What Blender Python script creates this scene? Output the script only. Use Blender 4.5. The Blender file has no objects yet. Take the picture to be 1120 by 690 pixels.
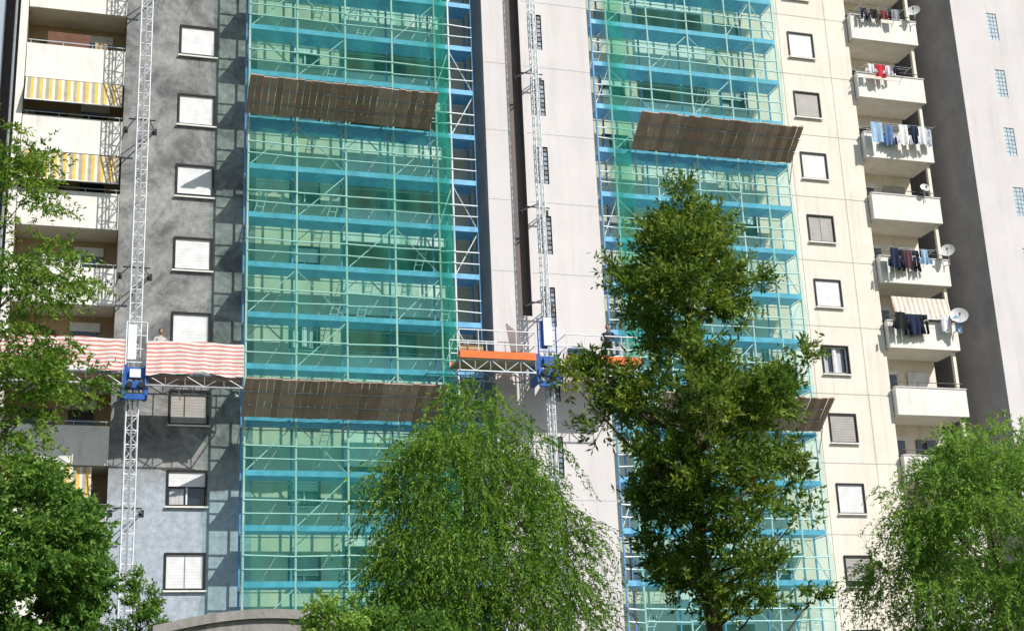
import bpy, math, random
import numpy as np
from mathutils import Vector, Matrix
random.seed(7)
sc=bpy.context.scene
COL=sc.collection
# ------------------------------------------------------------------ materials
MATS={}
def mat(name,col,rough=0.8,nscale=1.5,namt=0.12,bump=0.0,bscale=20,metal=0.0,stretch=(1,1,1),spec=0.3):
    if name in MATS: return MATS[name]
    m=bpy.data.materials.new(name); m.use_nodes=True
    nt=m.node_tree; b=nt.nodes['Principled BSDF']
    b.inputs['Roughness'].default_value=rough; b.inputs['Metallic'].default_value=metal
    b.inputs['Specular IOR Level'].default_value=spec
    tc=nt.nodes.new('ShaderNodeTexCoord'); mp=nt.nodes.new('ShaderNodeMapping'); mp.inputs['Scale'].default_value=stretch
    nt.links.new(tc.outputs['Object'],mp.inputs[0])
    n=nt.nodes.new('ShaderNodeTexNoise'); n.inputs['Scale'].default_value=nscale; n.inputs['Detail'].default_value=5; n.inputs['Roughness'].default_value=0.65
    nt.links.new(mp.outputs[0],n.inputs['Vector'])
    r=nt.nodes.new('ShaderNodeValToRGB'); r.color_ramp.elements[0].position=0.3; r.color_ramp.elements[1].position=0.7
    lo=[max(0,c*(1-namt)) for c in col]; hi=[min(1,c*(1+namt*0.7)) for c in col]
    r.color_ramp.elements[0].color=(*lo,1); r.color_ramp.elements[1].color=(*hi,1)
    nt.links.new(n.outputs['Fac'],r.inputs[0]); nt.links.new(r.outputs[0],b.inputs['Base Color'])
    if bump>0:
        n2=nt.nodes.new('ShaderNodeTexNoise'); n2.inputs['Scale'].default_value=bscale; n2.inputs['Detail'].default_value=3
        nt.links.new(tc.outputs['Object'],n2.inputs['Vector'])
        bp=nt.nodes.new('ShaderNodeBump'); bp.inputs['Strength'].default_value=bump; bp.inputs['Distance'].default_value=0.02
        nt.links.new(n2.outputs['Fac'],bp.inputs['Height']); nt.links.new(bp.outputs[0],b.inputs['Normal'])
    MATS[name]=m; return m

def add_streaks(m,amount=0.25,scale=(1.3,1.3,0.12),tint=(0.35,0.33,0.3)):
    nt=m.node_tree; b=nt.nodes['Principled BSDF']
    src=b.inputs['Base Color'].links[0].from_socket
    tc=nt.nodes.new('ShaderNodeTexCoord'); mp=nt.nodes.new('ShaderNodeMapping'); mp.inputs['Scale'].default_value=scale
    nt.links.new(tc.outputs['Object'],mp.inputs[0])
    n=nt.nodes.new('ShaderNodeTexNoise'); n.inputs['Scale'].default_value=2.2; n.inputs['Detail'].default_value=6; n.inputs['Roughness'].default_value=0.7
    nt.links.new(mp.outputs[0],n.inputs['Vector'])
    r=nt.nodes.new('ShaderNodeMapRange'); r.inputs[1].default_value=0.5; r.inputs[2].default_value=0.75; r.inputs[3].default_value=0; r.inputs[4].default_value=amount
    nt.links.new(n.outputs['Fac'],r.inputs[0])
    mx=nt.nodes.new('ShaderNodeMixRGB'); mx.inputs[2].default_value=(*tint,1)
    nt.links.new(r.outputs[0],mx.inputs[0]); nt.links.new(src,mx.inputs[1]); nt.links.new(mx.outputs[0],b.inputs['Base Color'])

def stripes(name,c1,c2,axis,period,rough=0.8,duty=0.5,extra=None,warp=0.0):
    m=bpy.data.materials.new(name); m.use_nodes=True; nt=m.node_tree; b=nt.nodes['Principled BSDF']; b.inputs['Roughness'].default_value=rough
    tc=nt.nodes.new('ShaderNodeTexCoord'); sp=nt.nodes.new('ShaderNodeSeparateXYZ')
    nt.links.new(tc.outputs['Object'],sp.inputs[0])
    v=sp.outputs[axis]
    if warp>0:
        n=nt.nodes.new('ShaderNodeTexNoise'); n.inputs['Scale'].default_value=0.9; nt.links.new(tc.outputs['Object'],n.inputs['Vector'])
        mu=nt.nodes.new('ShaderNodeMath'); mu.operation='MULTIPLY'; mu.inputs[1].default_value=warp; nt.links.new(n.outputs['Fac'],mu.inputs[0])
        ad=nt.nodes.new('ShaderNodeMath'); ad.operation='ADD'; nt.links.new(v,ad.inputs[0]); nt.links.new(mu.outputs[0],ad.inputs[1]); v=ad.outputs[0]
    d=nt.nodes.new('ShaderNodeMath'); d.operation='DIVIDE'; d.inputs[1].default_value=period; nt.links.new(v,d.inputs[0])
    fr=nt.nodes.new('ShaderNodeMath'); fr.operation='FRACT'; nt.links.new(d.outputs[0],fr.inputs[0])
    r=nt.nodes.new('ShaderNodeValToRGB'); r.color_ramp.interpolation='CONSTANT'
    r.color_ramp.elements[0].color=(*c1,1); r.color_ramp.elements[1].position=duty; r.color_ramp.elements[1].color=(*c2,1)
    if extra:
        e=r.color_ramp.elements.new(extra[0]); e.color=(*extra[1],1)
    nt.links.new(fr.outputs[0],r.inputs[0])
    n2=nt.nodes.new('ShaderNodeTexNoise'); n2.inputs['Scale'].default_value=3; n2.inputs['Detail'].default_value=5; nt.links.new(tc.outputs['Object'],n2.inputs['Vector'])
    mr=nt.nodes.new('ShaderNodeMapRange'); mr.inputs[1].default_value=.3; mr.inputs[2].default_value=.7; mr.inputs[3].default_value=0.8; mr.inputs[4].default_value=1.0
    nt.links.new(n2.outputs['Fac'],mr.inputs[0])
    mx=nt.nodes.new('ShaderNodeMixRGB'); mx.blend_type='MULTIPLY'; mx.inputs[0].default_value=1
    nt.links.new(r.outputs[0],mx.inputs[1]); nt.links.new(mr.outputs[0],mx.inputs[2]); nt.links.new(mx.outputs[0],b.inputs['Base Color'])
    MATS[name]=m; return m

M_cream=mat('cream_render',(0.86,0.785,0.68),0.9,0.7,0.09,0.25,30); add_streaks(M_cream,0.32)
M_parap=mat('parapet_render',(0.88,0.845,0.78),0.9,0.9,0.09,0.2,30); add_streaks(M_parap,0.33,(1.5,1.5,.3))
M_tower=mat('tower_render',(0.73,0.69,0.685),0.9,0.5,0.06,0.25,30); add_streaks(M_tower,0.25,(0.8,0.8,0.08))
M_beige=mat('beige_wall',(0.72,0.64,0.50),0.9,0.7,0.12)
M_joint=mat('joint_dark_cream',(0.46,0.42,0.36),0.9,0.7,0.12)  # facade joints drawn as thin strips of darker cream
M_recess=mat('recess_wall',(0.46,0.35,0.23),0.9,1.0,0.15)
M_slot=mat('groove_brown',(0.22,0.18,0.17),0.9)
M_rendshade=mat('render_shade_tone',(0.36,0.35,0.36),0.9,0.8,0.18,0.2,25)  # render tone with shade put into the colour, for walls facing off the sun
M_dark=mat('dark_frame',(0.025,0.022,0.022),0.5)
M_glass=mat('window_glass',(0.03,0.04,0.05),0.06,1,0.1,spec=0.8)
M_shw=stripes('white_shutter',(0.86,0.86,0.85),(0.76,0.76,0.76),2,0.11,0.55,0.8)
M_shg=stripes('grey_shutter',(0.46,0.43,0.40),(0.36,0.335,0.31),2,0.11,0.55,0.7)
M_curt=mat('curtain',(0.55,0.56,0.58),0.9,8,0.3,stretch=(3,1,0.1))
M_whitefr=mat('white_frame',(0.8,0.8,0.8),0.5)
M_gb=mat('glass_block',(0.30,0.36,0.42),0.25,6,0.3,spec=0.7)
M_gbR=mat('glass_block_pale',(0.55,0.66,0.72),0.2,6,0.2,spec=0.7)
M_gbD=mat('glass_block_dark',(0.13,0.14,0.16),0.3,6,0.3,spec=0.6)
M_steel=mat('galvanised_steel',(0.55,0.62,0.66),0.45,5,0.2,metal=0.1)
M_steelw=mat('pale_steel',(0.82,0.85,0.87),0.5,5,0.1,metal=0.0)
M_steeld=mat('weathered_steel',(0.34,0.36,0.38),0.5,5,0.25,metal=0.3)
M_deck=mat('deck_blue',(0.20,0.52,0.84),0.5,3,0.25,metal=0.0)
M_poleb=mat('pole_blue',(0.16,0.36,0.62),0.45,3,0.25,metal=0.1)
M_blue=mat('machine_blue',(0.03,0.12,0.42),0.4,3,0.2)
M_orange=mat('toe_board_orange',(0.85,0.20,0.05),0.6,3,0.2)
M_ply=mat('plywood',(0.5,0.36,0.2),0.8,4,0.2)
M_redwh=stripes('red_white_fabric',(0.72,0.27,0.22),(0.84,0.78,0.74),2,0.15,0.9,0.42,warp=0.22)
M_awn=stripes('yellow_striped_awning',(0.85,0.52,0.12),(0.80,0.75,0.62),0,0.34,0.9,0.32,extra=(0.62,(0.42,0.38,0.28)))
M_awn2=stripes('beige_striped_awning',(0.62,0.5,0.36),(0.8,0.76,0.7),0,0.25,0.9,0.4)
M_brown=mat('door_brown',(0.16,0.07,0.04),0.6,3,0.3)
M_dish=mat('dish_white',(0.66,0.66,0.64),0.5)
M_blueg=mat('neighbour_render',(0.42,0.48,0.55),0.9,0.8,0.1)

def planks():
    m=bpy.data.materials.new('weathered_planks'); m.use_nodes=True; nt=m.node_tree; b=nt.nodes['Principled BSDF']; b.inputs['Roughness'].default_value=0.9; b.inputs['Specular IOR Level'].default_value=0.1
    g=nt.nodes.new('ShaderNodeNewGeometry'); r=nt.nodes.new('ShaderNodeValToRGB')
    r.color_ramp.elements[0].color=(0.46,0.29,0.22,1); r.color_ramp.elements[1].color=(0.70,0.49,0.39,1)
    nt.links.new(g.outputs['Random Per Island'],r.inputs[0])
    tc=nt.nodes.new('ShaderNodeTexCoord'); n=nt.nodes.new('ShaderNodeTexNoise'); n.inputs['Scale'].default_value=4; n.inputs['Detail'].default_value=6
    nt.links.new(tc.outputs['Object'],n.inputs['Vector'])
    mx=nt.nodes.new('ShaderNodeMixRGB'); mx.blend_type='MULTIPLY'; mx.inputs[0].default_value=0.35
    nt.links.new(r.outputs[0],mx.inputs[1]); nt.links.new(n.outputs['Fac'],mx.inputs[2]); nt.links.new(mx.outputs[0],b.inputs['Base Color'])
    return m
M_plank=planks()

def grey_plaster():
    m=bpy.data.materials.new('raw_plaster'); m.use_nodes=True; nt=m.node_tree; b=nt.nodes['Principled BSDF']; b.inputs['Roughness'].default_value=0.92
    tc=nt.nodes.new('ShaderNodeTexCoord')
    n=nt.nodes.new('ShaderNodeTexNoise'); n.inputs['Scale'].default_value=0.55; n.inputs['Detail'].default_value=8; n.inputs['Roughness'].default_value=0.72; n.inputs['Distortion'].default_value=1.0
    nt.links.new(tc.outputs['Object'],n.inputs['Vector'])
    r=nt.nodes.new('ShaderNodeValToRGB'); E=r.color_ramp.elements
    E[0].position=0.38; E[0].color=(0.14,0.14,0.14,1); E[1].position=0.62; E[1].color=(0.38,0.375,0.36,1)
    e=E.new(0.5); e.color=(0.27,0.27,0.265,1)
    nt.links.new(n.outputs['Fac'],r.inputs[0])
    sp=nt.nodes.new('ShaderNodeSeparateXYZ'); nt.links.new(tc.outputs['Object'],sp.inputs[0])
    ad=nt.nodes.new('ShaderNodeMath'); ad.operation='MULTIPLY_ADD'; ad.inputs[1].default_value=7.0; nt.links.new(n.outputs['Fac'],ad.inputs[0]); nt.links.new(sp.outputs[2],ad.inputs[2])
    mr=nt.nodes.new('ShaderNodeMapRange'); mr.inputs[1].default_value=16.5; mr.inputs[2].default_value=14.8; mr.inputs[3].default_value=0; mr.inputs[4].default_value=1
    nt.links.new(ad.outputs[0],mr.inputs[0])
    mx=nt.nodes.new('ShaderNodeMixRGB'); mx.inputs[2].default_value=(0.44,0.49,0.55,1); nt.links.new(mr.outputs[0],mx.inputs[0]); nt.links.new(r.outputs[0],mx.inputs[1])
    n3=nt.nodes.new('ShaderNodeTexNoise'); n3.inputs['Scale'].default_value=4; n3.inputs['Detail'].default_value=7; n3.inputs['Roughness'].default_value=.7
    nt.links.new(tc.outputs['Object'],n3.inputs['Vector'])
    mr3=nt.nodes.new('ShaderNodeMapRange'); mr3.inputs[1].default_value=.35; mr3.inputs[2].default_value=.65; mr3.inputs[3].default_value=.72; mr3.inputs[4].default_value=1.12
    nt.links.new(n3.outputs['Fac'],mr3.inputs[0])
    mm=nt.nodes.new('ShaderNodeMixRGB'); mm.blend_type='MULTIPLY'; mm.inputs[0].default_value=1; nt.links.new(mx.outputs[0],mm.inputs[1]); nt.links.new(mr3.outputs[0],mm.inputs[2])
    nt.links.new(mm.outputs[0],b.inputs['Base Color'])
    bp=nt.nodes.new('ShaderNodeBump'); bp.inputs['Strength'].default_value=0.4; bp.inputs['Distance'].default_value=0.03; nt.links.new(n3.outputs['Fac'],bp.inputs['Height']); nt.links.new(bp.outputs[0],b.inputs['Normal'])
    return m
M_grey=grey_plaster()

def net_mat(name,col,dens,tint,var=0.25):
    m=bpy.data.materials.new(name); m.use_nodes=True; nt=m.node_tree
    nt.nodes.clear()
    out=nt.nodes.new('ShaderNodeOutputMaterial')
    tr=nt.nodes.new('ShaderNodeBsdfTransparent')
    tr.inputs[0].default_value=(*tint,1)
    df=nt.nodes.new('ShaderNodeBsdfDiffuse'); df.inputs[0].default_value=(*col,1)
    tc=nt.nodes.new('ShaderNodeTexCoord'); mp=nt.nodes.new('ShaderNodeMapping'); mp.inputs['Scale'].default_value=(1.6,1,0.22)
    nt.links.new(tc.outputs['Object'],mp.inputs[0])
    n=nt.nodes.new('ShaderNodeTexNoise'); n.inputs['Scale'].default_value=1.0; n.inputs['Detail'].default_value=4; n.inputs['Roughness'].default_value=.6
    nt.links.new(mp.outputs[0],n.inputs['Vector'])
    mr=nt.nodes.new('ShaderNodeMapRange'); mr.inputs[1].default_value=.3; mr.inputs[2].default_value=.7; mr.inputs[3].default_value=dens*(1-var); mr.inputs[4].default_value=min(0.95,dens*(1+var))
    nt.links.new(n.outputs['Fac'],mr.inputs[0])
    mx=nt.nodes.new('ShaderNodeMixShader'); nt.links.new(mr.outputs[0],mx.inputs[0]); nt.links.new(tr.outputs[0],mx.inputs[1]); nt.links.new(df.outputs[0],mx.inputs[2])
    nt.links.new(mx.outputs[0],out.inputs[0])
    return m
M_net=net_mat('green_debris_net',(0.05,0.36,0.27),0.20,(.73,.92,.845),.5)
M_net2=net_mat('green_debris_net_light',(0.09,0.46,0.38),0.15,(.80,.95,.91),.5)
M_net3=net_mat('green_debris_net_double',(0.04,0.40,0.28),0.24,(.72,.93,.84),.45)

def leaf_mat(name,c0,c1,c2):
    m=bpy.data.materials.new(name); m.use_nodes=True; nt=m.node_tree; b=nt.nodes['Principled BSDF']
    b.inputs['Roughness'].default_value=0.55; b.inputs['Specular IOR Level'].default_value=0.2
    at=nt.nodes.new('ShaderNodeAttribute'); at.attribute_name='tint'
    r=nt.nodes.new('ShaderNodeValToRGB'); E=r.color_ramp.elements
    E[0].color=(*c0,1); E[1].color=(*c2,1); e=E.new(0.5); e.color=(*c1,1)
    nt.links.new(at.outputs['Fac'],r.inputs[0]); nt.links.new(r.outputs[0],b.inputs['Base Color'])
    tl=nt.nodes.new('ShaderNodeBsdfTranslucent'); nt.links.new(r.outputs[0],tl.inputs[0])
    mx=nt.nodes.new('ShaderNodeMixShader'); mx.inputs[0].default_value=0.4
    out=nt.nodes['Material Output']
    nt.links.new(b.outputs[0],mx.inputs[1]); nt.links.new(tl.outputs[0],mx.inputs[2]); nt.links.new(mx.outputs[0],out.inputs[0])
    return m
M_bark=mat('bark',(0.10,0.075,0.055),0.95,6,0.4,0.6,25,stretch=(1,1,0.3))

# ------------------------------------------------------------------ mesh builder
class MB:
    def __init__(s): s.v=[]; s.f=[]; s.m=[]; s.mats=[]
    def mi(s,m):
        if m not in s.mats: s.mats.append(m)
        return s.mats.index(m)
    def face(s,pts,m):
        b=len(s.v); s.v+= [tuple(p) for p in pts]; s.f.append(tuple(range(b,b+len(pts)))); s.m.append(s.mi(m))
    def box(s,x0,x1,y0,y1,z0,z1,m):
        b=len(s.v); s.v+=[(x0,y0,z0),(x1,y0,z0),(x1,y1,z0),(x0,y1,z0),(x0,y0,z1),(x1,y0,z1),(x1,y1,z1),(x0,y1,z1)]
        k=s.mi(m)
        for f in ((3,2,1,0),(4,5,6,7),(0,1,5,4),(1,2,6,5),(2,3,7,6),(3,0,4,7)):
            s.f.append(tuple(b+i for i in f)); s.m.append(k)
    def tube(s,pts,rad,m,n=5,cap=True):
        pts=[Vector(p) for p in pts]
        if not hasattr(rad,'__len__'): rad=[rad]*len(pts)
        k=s.mi(m); b0=len(s.v)
        for i,p in enumerate(pts):
            d=(pts[min(i+1,len(pts)-1)]-pts[max(i-1,0)])
            if d.length<1e-6: d=Vector((0,0,1))
            d.normalize()
            a=Vector((0,0,1)) if abs(d.z)<0.9 else Vector((1,0,0))
            e1=d.cross(a).normalized(); e2=d.cross(e1)
            for j in range(n):
                t=2*math.pi*j/n+0.4
                q=p+(e1*math.cos(t)+e2*math.sin(t))*rad[i]; s.v.append((q.x,q.y,q.z))
        for i in range(len(pts)-1):
            for j in range(n):
                a=b0+i*n+j; c=b0+i*n+(j+1)%n
                s.f.append((a,c,c+n,a+n)); s.m.append(k)
        if cap:
            s.f.append(tuple(b0+j for j in range(n))); s.m.append(k)
            e=b0+(len(pts)-1)*n; s.f.append(tuple(e+n-1-j for j in range(n))); s.m.append(k)
    def obj(s,name,parent=None,smooth=False):
        me=bpy.data.meshes.new(name); me.from_pydata(s.v,[],s.f)
        for m in s.mats: me.materials.append(m)
        me.polygons.foreach_set('material_index',s.m)
        if smooth: me.polygons.foreach_set('use_smooth',[True]*len(s.f))
        me.update()
        o=bpy.data.objects.new(name,me); COL.objects.link(o)
        if parent: o.parent=parent
        return o
def empty(name):
    o=bpy.data.objects.new(name,None); COL.objects.link(o); return o

def wall_holes(b,x0,x1,z0,z1,y,holes,m,depth=0.25,mr=None):
    mr=mr or m
    cols={}
    for h in holes: cols.setdefault((h[0],h[1]),[]).append((h[2],h[3]))
    xs=sorted(cols); cur=x0
    for (a,c) in xs:
        if a>cur: b.face([(cur,y,z0),(a,y,z0),(a,y,z1),(cur,y,z1)],m)
        zc=z0
        for (p,q) in sorted(cols[(a,c)]):
            if p>zc: b.face([(a,y,zc),(c,y,zc),(c,y,p),(a,y,p)],m)
            b.face([(a,y,p),(a,y+depth,p),(a,y+depth,q),(a,y,q)],mr)
            b.face([(c,y,p),(c,y,q),(c,y+depth,q),(c,y+depth,p)],mr)
            b.face([(a,y,p),(c,y,p),(c,y+depth,p),(a,y+depth,p)],mr)
            b.face([(a,y,q),(a,y+depth,q),(c,y+depth,q),(c,y,q)],mr)
            zc=q
        if z1>zc: b.face([(a,y,zc),(c,y,zc),(c,y,z1),(a,y,z1)],m)
        cur=c
    if x1>cur: b.face([(cur,y,z0),(x1,y,z0),(x1,y,z1),(cur,y,z1)],m)

def window(b,xc,zc,w,h,y,kind,fr=0.07,proud=0.05,fmat=None):
    fm=fmat or M_dark
    x0,x1,z0,z1=xc-w/2,xc+w/2,zc-h/2,zc+h/2
    b.box(x0,x0+fr,y-proud,y+0.2,z0,z1,fm); b.box(x1-fr,x1,y-proud,y+0.2,z0,z1,fm)
    b.box(x0+fr,x1-fr,y-proud,y+0.2,z1-fr,z1,fm); b.box(x0+fr,x1-fr,y-proud,y+0.2,z0,z0+fr,fm)
    b.box(x0-0.05,x1+0.05,y-proud-0.06,y-proud-0.003,z0-0.05,z0+0.01,M_parap if fm is M_dark else fm)
    ix0,ix1,iz0,iz1=x0+fr+.001,x1-fr-.001,z0+fr+.001,z1-fr-.001
    b.box(ix0,ix1,y+0.16,y+0.19,iz0,iz1,M_glass)
    sh={'w':M_shw,'g':M_shg}
    if kind[0] in sh:
        fz=iz1-(iz1-iz0)*kind[1]
        b.box(ix0,ix1,y+0.02,y+0.05,fz,iz1,sh[kind[0]])
        if kind[1]<0.99: b.box(ix0,ix1,y+0.01,y+0.06,fz-0.03,fz-.001,M_whitefr)
        if len(kind)>2: b.box(xc-.015,xc+.015,y,y+0.019,iz0,iz1,M_steeld)
        if kind[1]<0.8:
            b.box(xc-.03,xc+.03,y+.08,y+.155,iz0,fz-.04,M_whitefr)
            b.box(ix0+.05,xc-.1,y+.156,y+.1595,iz0+.03,fz-.1,M_curt)
    else:
        mid=(ix0+ix1)/2
        b.box(mid-.04,mid+.04,y+0.06,y+0.155,iz0,iz1,M_whitefr)
        for a,c in ((ix0,mid-.041),(mid+.041,ix1)):
            b.box(a,a+.05,y+0.08,y+0.155,iz0,iz1,M_whitefr); b.box(c-.05,c,y+0.08,y+0.155,iz0,iz1,M_whitefr)
            b.box(a+.051,c-.051,y+0.08,y+0.155,iz1-.05,iz1,M_whitefr); b.box(a+.051,c-.051,y+0.08,y+0.155,iz0,iz0+.05,M_whitefr)
            b.box(a+.08,a+.3,y+.157,y+.1595,iz0+.06,iz1-.06,M_curt)

ST=3.03; TOP=42.0
ZW=[30.12-ST*k for k in range(-4,10)]
ZW=[z for z in ZW if z-1>0 and z+1<TOP]
# ================================================================== APARTMENT BUILDING
APT=empty('apartment_building')
b=MB(); W=MB()
lk={-3:('w',1),-2:('w',1),-1:('w',1),0:('w',0.93),1:('w',0.97),2:('w',0.92),3:('w',0.97),4:('w',0.94),5:('g',1),6:('w',0.42),7:('w',0.96,1),8:('g',1),9:('w',.8)}
hol=[]
for z in ZW:
    k=round((30.12-z)/ST)
    w,h=(1.46,1.36)
    hol.append((4.58-w/2,4.58+w/2,z-h/2,z+h/2)); window(W,4.58,z,w,h,0,lk.get(k,('w',1)))
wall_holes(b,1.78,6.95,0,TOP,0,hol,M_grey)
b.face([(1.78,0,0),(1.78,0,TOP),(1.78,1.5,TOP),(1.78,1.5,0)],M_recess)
b.obj('grey_plaster_wall',APT)
def bay(x0,x1,winx,lx0,lx1,m=M_beige):
    b=MB(); hol=[]
    for z in ZW:
        for wx in winx:
            hol.append((wx-.6,wx+.6,z-.62,z+.62)); window(W,wx,z,1.2,1.24,0,random.choice([('w',.5),('g',1),('o',),('o',),('g',.6)]))
        hol.append((lx0,lx1,z-0.72,z+1.12))
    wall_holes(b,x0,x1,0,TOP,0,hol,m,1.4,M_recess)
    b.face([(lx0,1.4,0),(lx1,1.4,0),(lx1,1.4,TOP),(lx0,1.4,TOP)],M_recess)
    for z in ZW:
        a=random.uniform(lx0+.3,lx1-1.8)
        b.box(a,a+1.4,1.3,1.39,z-1.3,z+.7,M_glass)
        b.box(lx0,lx1,-0.12,-.003,z-2.1,z-.72,M_parap)
        b.tube([(lx0,-.06,z-.6),(lx1,-.06,z-.6)],.02,M_steel,4)
    b.obj('scaffolded_facade',APT)
bay(6.95,15.95,[8.9],10.4,15.0)
bay(20.6,30.0,[22.4,28.2],23.6,27.0)
b=MB(); hol=[]
rk={-3:('w',1),-2:('w',1),-1:('w',1),0:('g',1),1:('w',1),2:('g',1,1),3:('w',.97),4:('o',),5:('g',1),6:('w',1),7:('g',.8),8:('w',1)}
for z in ZW:
    k=round((30.12-z)/ST)
    w,h=1.32,1.3
    hol.append((32.0-w/2,32.0+w/2,z-h/2,z+h/2)); window(W,32.0,z,w,h,0,rk.get(k,('w',1)),.055)
wall_holes(b,30.0,34.55,0,TOP,0,hol,M_cream)
b.face([(34.55,0,0),(34.55,1.6,0),(34.55,1.6,TOP),(34.55,0,TOP)],M_cream)
for z in ZW:
    b.box(30.0,34.55,-.006,-.001,z-1.53,z-1.50,M_joint)
for x in (30.9,33.4):
    b.box(x,x+.02,-.009,-.007,0,TOP,M_joint)
b.obj('cream_wall',APT)
W.obj('windows',APT)
b=MB()
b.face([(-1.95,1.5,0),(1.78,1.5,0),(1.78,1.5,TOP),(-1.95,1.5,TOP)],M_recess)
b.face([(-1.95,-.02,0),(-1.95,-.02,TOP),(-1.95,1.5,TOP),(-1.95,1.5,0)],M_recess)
for k in range(-4,10):
    zb=27.87-ST*k
    if zb<0.2 or zb+1.5>TOP: continue
    b.box(-1.93,1.76,-.02,0.13,zb,zb+1.46,M_parap)
    b.box(-1.93,1.76,0.131,1.49,zb,zb+.25,M_parap)
    b.tube([(-1.9,.02,zb+1.62),(1.74,.02,zb+1.62)],.02,M_steel,4)
    for x in (-1.8,-.6,.5,1.65): b.tube([(x,.02,zb+1.46),(x,.02,zb+1.62)],.015,M_steel,4)
    b.box(-1.5,-.3,1.40,1.49,zb+.26,zb+2.4,M_brown if k%2==0 else M_glass)
    b.box(.3,1.2,1.40,1.49,zb+1.1,zb+2.4,M_glass); b.box(.2,1.3,1.36,1.399,zb+2.4,zb+2.75,M_shw)
    if k in (0,-1):
        b.box(-1.2,0.4,.5,.9,zb+.3,zb+2.3,M_brown); b.box(.6,1.1,.3,.7,zb+.3,zb+1.9,M_ply)
    if k==3:
        for q in range(5): b.box(-.9+q*.3,-.75+q*.3,.3,.33,zb+1.2,zb+2.0-.1*(q%2),M_shg if q%2 else M_shw)
b.obj('balcony',APT)
def awning(x0,x1,zt,zb,y0,y1,m,name='awning'):
    b=MB(); nx=16;nz=5
    for i in range(nx):
        for j in range(nz):
            def P(i,j):
                t=j/nz; x=x0+(x1-x0)*i/nx
                return (x,y0+(y1-y0)*t+0.03*math.sin(i*1.9+j)*t,zt+(zb-zt)*t+0.02*math.sin(i*1.1)*t)
            b.face([P(i,j),P(i,j+1),P(i+1,j+1),P(i+1,j)],m)
    b.tube([(x0,y1,zb),(x1,y1,zb)],.025,M_steelw,4)
    return b.obj(name,APT,True)
awning(-1.9,1.7,27.84,26.75,-.04,-.42,M_awn)
awning(-1.9,1.7,24.80,23.55,-.04,-.38,M_awn)
awning(-1.9,1.2,12.65,11.5,-.04,-.25,M_awn)
awning(-1.9,.4,9.62,9.0,-.04,-.3,M_awn)
b=MB(); b.box(-2.25,-1.96,-.05,6,0,TOP,M_parap); b.box(-2.85,-2.26,2.0,6,0,TOP,M_slot); b.box(-14,-2.86,-.3,6,0,TOP,M_blueg)
b.tube([(-2.4,-.15,0),(-2.4,-.15,TOP)],.05,M_steeld,6)
b.obj('end_wall',APT)
b=MB(); TY=-2.0
gx0,gx1=17.0,17.56
hol=[(gx0,gx1,18.6,TOP-0.01)]
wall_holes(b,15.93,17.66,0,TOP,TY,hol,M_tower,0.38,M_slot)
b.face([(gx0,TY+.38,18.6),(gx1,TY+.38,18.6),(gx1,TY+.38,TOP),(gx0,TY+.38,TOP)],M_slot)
gb=[]
for k in range(-3,10):
    zc=31.15-ST*k
    if zc-1<0 or zc+1>TOP: continue
    gb.append((17.93,18.55,zc-.82,zc+.82))
wall_holes(b,17.66,20.62,0,TOP,TY,gb,M_tower,.1,M_dark)
G=MB()
for (x0,x1,z0,z1) in gb:
    G.box(x0,x1,TY+.1,TY+.14,z0,z1,M_slot)
    nx,nz=3,8
    dx=(x1-x0)/nx; dz=(z1-z0)/nz
    for i in range(nx):
        for j in range(nz):
            G.box(x0+i*dx+.03,x0+(i+1)*dx-.03,TY+.05,TY+.098,z0+j*dz+.03,z0+(j+1)*dz-.03,M_gb if (i*7+j*3)%5 else M_gbD)
    G.box((x0+x1)/2-.03,(x0+x1)/2+.03,TY-.01,TY+.049,z0,z1,M_tower)
b.face([(15.93,TY,0),(15.93,TY,TOP),(15.93,0,TOP),(15.93,0,0)],M_rendshade)
b.face([(20.62,TY,0),(20.62,0,0),(20.62,0,TOP),(20.62,TY,TOP)],M_tower)
for k in range(-3,10):
    zc=29.5-ST*k
    if 0<zc<TOP: 
        b.box(15.935,gx0-.005,TY-.004,TY-.001,zc,zc+.015,M_rendshade); b.box(gx1+.12,20.61,TY-.004,TY-.001,zc,zc+.015,M_rendshade)
b.obj('stair_tower',APT); G.obj('tower_glass_blocks',APT)
b=MB()
b.face([(34.55,1.6,0),(38.0,1.6,0),(38.0,1.6,TOP),(34.55,1.6,TOP)],M_cream)
b.face([(38.0,1.6,0),(38.0,8,0),(38.0,8,TOP),(38.0,1.6,TOP)],M_cream)
for n in range(-3,12):
    zb=33.71-3.02*n
    if zb<.2 or zb+1.4>TOP: continue
    b.box(34.6,38.15,-.3,-.17,zb,zb+1.22,M_parap)
    b.box(38.03,38.15,-.169,1.59,zb,zb+1.22,M_parap)
    b.box(34.6,34.72,-.169,-.001,zb,zb+1.22,M_parap)
    b.box(34.721,38.029,-.169,1.599,zb,zb+.24,M_parap)
    b.box(34.57,38.18,-.33,-.14,zb+1.221,zb+1.27,M_tower)
    b.tube([(34.65,-.2,zb+1.5),(38.1,-.2,zb+1.5)],.018,M_dark,4)
    for x in (34.7,35.8,36.9,38.05): b.tube([(x,-.2,zb+1.22),(x,-.2,zb+1.5)],.014,M_dark,4)
    b.box(35.1,35.9,1.5,1.59,zb+.26,zb+2.35,M_glass); b.box(35.0,36.0,1.46,1.499,zb+2.3,zb+2.5,M_shw)
    b.box(36.5,37.5,1.5,1.59,zb+1.1,zb+2.35,M_glass)
    if n%3!=1: b.box(36.45,37.55,1.44,1.498,zb+1.6,zb+2.45,M_shg if n%2 else M_shw)
    b.box(37.85,38.0,-.1,.05,zb+1.27,zb+3.015,M_cream)
b.obj('balcony.001',APT)
aw=awning(35.0,37.9,18.02+3.0,19.95,-.2,-.45,M_awn2)
b=MB(); sx,sy=39.9,-.8
holes=[]
G=MB()
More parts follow.
